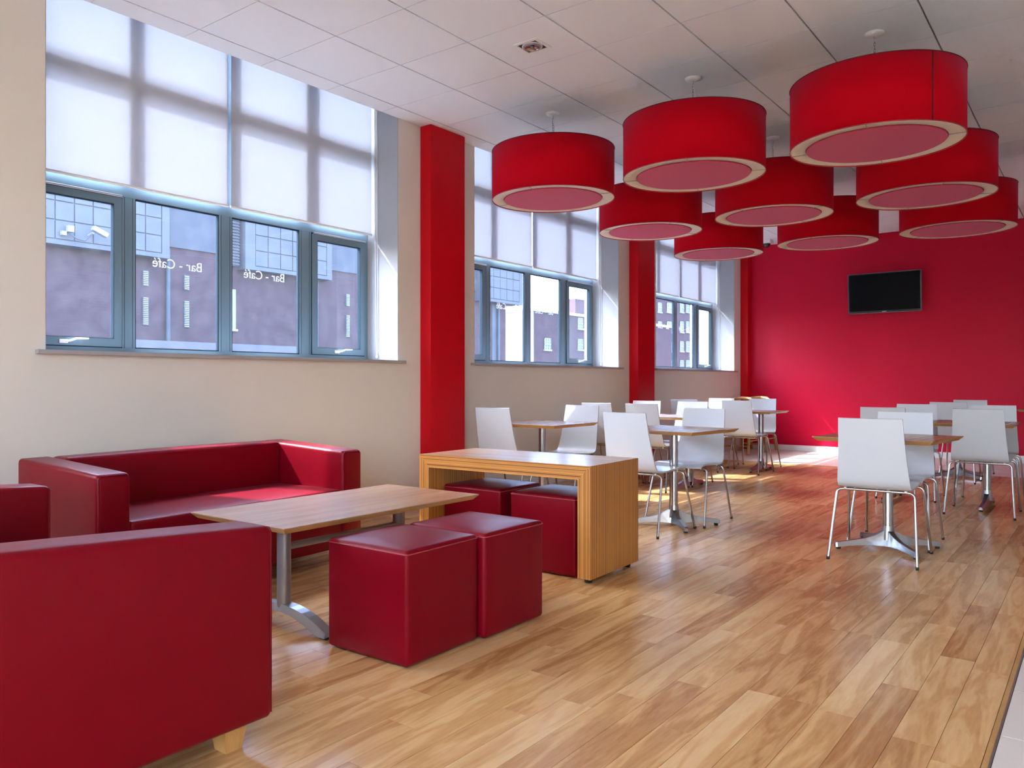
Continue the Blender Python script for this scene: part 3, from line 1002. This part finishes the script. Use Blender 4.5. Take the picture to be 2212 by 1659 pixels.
CH = [
 (-1.085, 5.455, 1, 'white moulded chair nearest the camera on the right, its back turned'),
 (-1.105, 6.035, 180, 'white moulded chair facing the camera across the nearest right-hand table'),
 (-0.787, 7.800, 0, 'white moulded chair with its back turned at the right end of the long right-hand table'),
 (-0.800, 8.480, 180, 'white moulded chair facing the camera at the right end of the long right-hand table'),
 (-1.480, 7.830, 0, 'white moulded chair with its back turned at the left end of the long right-hand table'),
 (-1.425, 8.460, 180, 'white moulded chair facing the camera at the left end of the long right-hand table'),
 (-1.310, 10.200, 0, 'white moulded chair with its back turned at the far right-hand table'),
 (-1.260, 10.930, 180, 'farthest white moulded chair on the right, its top highest against the red wall'),
 (-2.625, 5.390, -4, 'white moulded chair with its back turned just behind the striped bench table end'),
 (-2.550, 5.965, 180, 'white moulded chair facing the camera at the table behind the striped bench table'),
 (-4.010, 5.645, 2, 'white moulded chair with its back turned, next to the first red column'),
 (-3.780, 6.125, 181, 'white moulded chair facing the camera at the table beside the first red column'),
 (-4.085, 7.540, 0, 'white moulded chair with a sunlit top edge by the wall under the second window'),
 (-3.580, 7.540, 0, 'white moulded chair with its back turned at the table below the second red column'),
 (-3.555, 8.120, 180, 'white moulded chair facing the camera at the table below the second red column'),
 (-4.110, 8.130, 180, 'white moulded chair by the wall right below the second red column, facing the camera'),
 (-4.010, 9.560, 0, 'greyish white moulded chair by the wall under the farthest window, its back turned'),
 (-4.000, 10.130, 180, 'brightly sunlit white moulded chair by the wall under the farthest window'),
 (-3.370, 9.570, 0, 'white moulded chair with its back turned in front of the red corner column'),
 (-3.470, 10.170, 180, 'white moulded chair facing the camera, just left of the far sun patches'),
]
for i, (x, y, a, lab) in enumerate(CH):
    o = ch0 if i == 0 else copy_tree(ch0)
    o.location = (x, y, 0); o.rotation_euler = (0, 0, R(a))
    tag(o, lab, 'chair', 'white dining chairs')

# ------------------------------------------------------------------ wooden high chairs in the corner
def make_highchair():
    root = empty('high_chair', (0, 0, 0))
    W = M['foot_wood']
    def bar(p, q, w, name='leg'):
        p = Vector(p); q = Vector(q)
        MB().tube([p, q], w, 4).build(name, W, root)
    for sx in (-1, 1):
        bar((sx * .20, .27, 0.003), (sx * .15, .05, .52), .024)
        bar((sx * .20, -.27, 0.003), (sx * .15, .02, .80), .024)
        bar((sx * .16, -.05, .52), (sx * .16, .20, .50), .018, 'seat_rail')
        bar((sx * .19, -.19, .20), (sx * .19, .19, .20), .014, 'stretcher')
        bar((sx * .165, -.05, .68), (sx * .165, .21, .68), .016, 'arm_rail')
    boxm(-.15, .15, -.06, .18, .50, .52).build('seat', W, root)
    pts = [(-.17, .0, .80), (-.12, -.035, .83), (0, -.05, .84), (.12, -.035, .83), (.17, .0, .80)]
    MB().tube(pts, .024, 8).build('top_rail', W, root)
    bar((-.17, .21, .68), (.17, .21, .68), .016, 'front_bar')
    bar((-.2, .22, .12), (.2, .22, .12), .014, 'stretcher')
    return root
h1 = make_highchair()
h1.location = (-4.33, 12.10, 0); h1.rotation_euler = (0, 0, R(180))
tag(h1, 'wooden high chair standing by the wall, nearer of the two in the corner', 'high chair', 'wooden high chairs')
h2 = copy_tree(h1)
h2.location = (-4.28, 12.72, 0); h2.rotation_euler = (0, 0, R(180))
tag(h2, 'wooden high chair right in the corner against the red end wall', 'high chair', 'wooden high chairs')

# ------------------------------------------------------------------ the street outside
tag(boxm(-80, -5.15, -40, 110, -1.2, -1.0).build('ground', M['asphalt']), 'grey street surface outside the windows', None, None, 'structure')

def slab_bay(root, y0, y1, z0, z1, xf, px=.375):
    """projecting precast bay clad in square panels"""
    bay = boxm(xf - .6, xf, y0, y1, z0, z1).build('precast_bay', M['concrete_dark'], root)
    ny = max(1, int((y1 - y0 - .3) / px)); nz = max(1, int((z1 - z0 - .2) / px))
    ys_ = y1 - .18 - ny * px
    me = None
    for i in range(ny):
        for j in range(nz):
            cy_, cz_ = ys_ + (i + .5) * px, z0 + .10 + (j + .5) * px
            if me is None:
                o = boxm(0, .03, -px / 2 + .012, px / 2 - .012, -px / 2 + .012, px / 2 - .012).build('panel', M['concrete'], bay)
                me = o.data
            else:
                o = new_obj('panel', me, bay)
            o.location = (xf, cy_, cz_)
    e = MB()
    e.box(xf, xf + .035, ys_ + ny * px + .006, y1, z0, z1); e.box(xf, xf + .035, y0, ys_ - .006, z0, z1)
    e.box(xf, xf + .035, ys_ - .006, ys_ + ny * px + .006, z0, z0 + .09)
    e.build('bay_edge', M['concrete'], bay)
A = empty('office_building', (-16, 14, -1), 0, 'purple brick block with square panelled concrete bays across the street', 'building')
AX = -16.0
def inA(o):  # keep world placement under the building's empty
    o.matrix_parent_inverse = A.matrix_world.inverted()
    return o
A.location = (0, 0, 0)
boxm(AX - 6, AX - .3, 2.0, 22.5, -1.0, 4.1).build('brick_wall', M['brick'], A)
boxm(AX - 6, AX - .25, 2.0, 22.5, 4.1, 7.4).build('concrete_storey', M['concrete_dark'], A)
for (y0, y1) in ((3.4, 9.53), (11.5, 14.22), (16.2, 18.9), (20.75, 23.05)):
    slab_bay(A, y0, y1, 3.78, 7.0, AX)
for (y0, y1) in ((9.08, 9.22), (10.07, 10.21), (15.0, 15.14), (19.4, 19.54)):
    for (z0, z1) in ((3.17, 3.51), (2.32, 2.925)):
        w = boxm(AX - .30, AX - .27, y0, y1, z0, z1).build('slit_window', M['louvre_dark'], A)
        sl = MB(); z = z0 + .02
        while z < z1 - .01:
            sl.box(AX - .28, AX - .24, y0 + .01, y1 - .03, z, z + .016); z += .04
        sl.build('louvre_blade', M['pale_wall'], w)
lo = boxm(AX - .3, AX - .1, 11.19, 11.41, 3.84, 6.5).build('louvre_bank', M['louvre_dark'], A)
sl = MB(); z = 3.86
while z < 6.4:
    sl.box(AX - .12, AX - .05, 11.2, 11.40, z, z + .025); z += .07
sl.build('louvre_blade', M['concrete_dark'], lo)
w = boxm(AX - .30, AX - .26, 11.25, 11.44, 2.35, 3.3).build('slit_window', M['out_glass'], A)
boxm(AX - .27, AX - .2, 11.23, 11.46, 2.30, 2.35).build('window_ledge', M['pale_wall'], w)
for y in (9.66, 13.92, 22.0):
    MB().tube([(AX - .24, y, -1), (AX - .24, y, 4.05)], .05, 8).build('downpipe', M['louvre_dark'], A)
boxm(AX - .31, AX - .28, 21.7, 22.05, -1, 4.0).build('dark_strip', M['louvre_dark'], A)  # flat dark strip on the brick beside the downpipe

cc = empty('street_camera', (AX + .045, 7.36, 4.02), 0, 'white security camera on the concrete facade seen through the nearest window', 'camera')
boxm(0, .10, -.06, .06, .02, .14).build('junction_box', M['out_white'], cc)
boxm(0, .08, -.17, -.08, -.06, .02).build('junction_box', M['out_white'], cc)
MB().tube([(.05, 0, -.02), (.16, .10, -.12), (.2, .22, -.14), (.22, .32, -.02)], .016, 8).build('cable', M['louvre_dark'], cc)
MB().tube([(.05, .36, .0), (.25, .36, .03)], .025, 8).build('arm', M['out_white'], cc)
soft_box(.06, .16, .05, .015).build('camera_body', M['out_white'], cc, loc=(.30, .47, .06)).rotation_euler = (R(-22), 0, 0)

pw = tag(boxm(-12.4, -12.0, 2, 15.0, -1, 1.76).build('low_street_wall', M['concrete']), 'pale low parapet wall at the foot of the panelled building', 'wall')

def px_on(u, v, X):
    t = (u - 1010.45) / 1720.5
    d = X / (t * CS - SN)
    return d * (t * SN + CS), EYE + (825.84 - v) * d / 1720.5
def sash_window(root, X, y0, y1, z0, z1):
    w = boxm(X - .05, X + .02, y0, y1, z0, z1).build('window', M['out_glass'], root)
    f = MB(); t = (y1 - y0) * .07
    f.box(X, X + .05, y0, y0 + t, z0, z1); f.box(X, X + .05, y1 - t, y1, z0, z1)
    f.box(X, X + .05, y0, y1, z1 - t, z1); f.box(X, X + .09, y0 - t, y1 + t, z0 - t, z0 + t)
    zm = (z0 + z1) / 2
    f.box(X, X + .06, y0, y1, zm - t * .6, zm + t * .6)
    for k in (1, 2):
        ym = y0 + (y1 - y0) * k / 3
        f.box(X, X + .045, ym - t * .3, ym + t * .3, z0, z1)
    for zz in (z0 + (zm - z0) / 2, zm + (z1 - zm) / 2):
        f.box(X, X + .045, y0, y1, zz - t * .3, zz + t * .3)
    f.build('window_frame', M['out_white'], w)
# house with one sunlit side
BX = -22.0
yc, zc = px_on(1154, 672, BX)
B = empty('brick_house', (0, 0, 0), 0, 'brick building with one sunlit pale side seen through the window between the red columns', 'building')
boxm(BX - 9, BX, yc, yc + 16, -1, zc).build('brick_wall', M['brick'], B)
boxm(BX - 9.1, BX + .08, yc - .08, yc + 16.1, zc, zc + .15).build('coping', M['pale_wall'], B)
y0, z1 = px_on(1174.7, 730, BX); y1, z0 = px_on(1188.6, 757, BX)
sash_window(B, BX, y0, y1, z0, z1)
for (ua, ub, va, vb) in ((1215, 1226, 690, 710), (1247, 1258, 686, 712), (1247, 1258, 732, 757)):
    y0, z1 = px_on(ua, va, BX); y1, z0 = px_on(ub, vb, BX)
    sash_window(B, BX, y0, y1, z0, z1)
boxm(BX - 9, BX - .01, yc - .06, yc, -1, zc).build('sunlit_side', M['sunlit_brick'], B)  # thin pale slab added so this side of the brick reads as sunlit
w = boxm(BX - 3.4, BX - 2.4, yc - .09, yc + .02, zc - 4.3, zc - 1.6).build('side_window', M['out_glass'], B)
boxm(BX - 3.5, BX - 2.3, yc - .14, yc, zc - 4.45, zc - 4.3).build('side_ledge', M['pale_wall'], w)
y0, z1 = px_on(1243, 645, BX - 4)
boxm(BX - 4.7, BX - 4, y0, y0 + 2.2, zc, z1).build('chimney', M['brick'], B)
# tall house
CX = -26.0
y0, _ = px_on(1385, 640, CX); y1, _ = px_on(1491, 640, CX)
C_ = empty('brick_townhouse', (0, 0, 0), 0, 'tall red brick town house with white sash windows seen through the farthest window', 'building')
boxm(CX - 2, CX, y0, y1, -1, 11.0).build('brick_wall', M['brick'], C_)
boxm(CX - 2.1, CX + .15, y0 - .1, y1 + .1, 11.0, 11.3).build('coping', M['pale_wall'], C_)
for (ua, ub) in ((1420, 1428.5), (1439.5, 1450), (1468, 1476), (1481, 1488)):
    for (va, vb) in ((612, 634), (653, 676), (694, 719), (737, 760), (778, 800)):
        a0, z1 = px_on(ua, va, CX); a1, z0 = px_on(ub, vb, CX)
        sash_window(C_, CX, a0, a1, z0, z1)
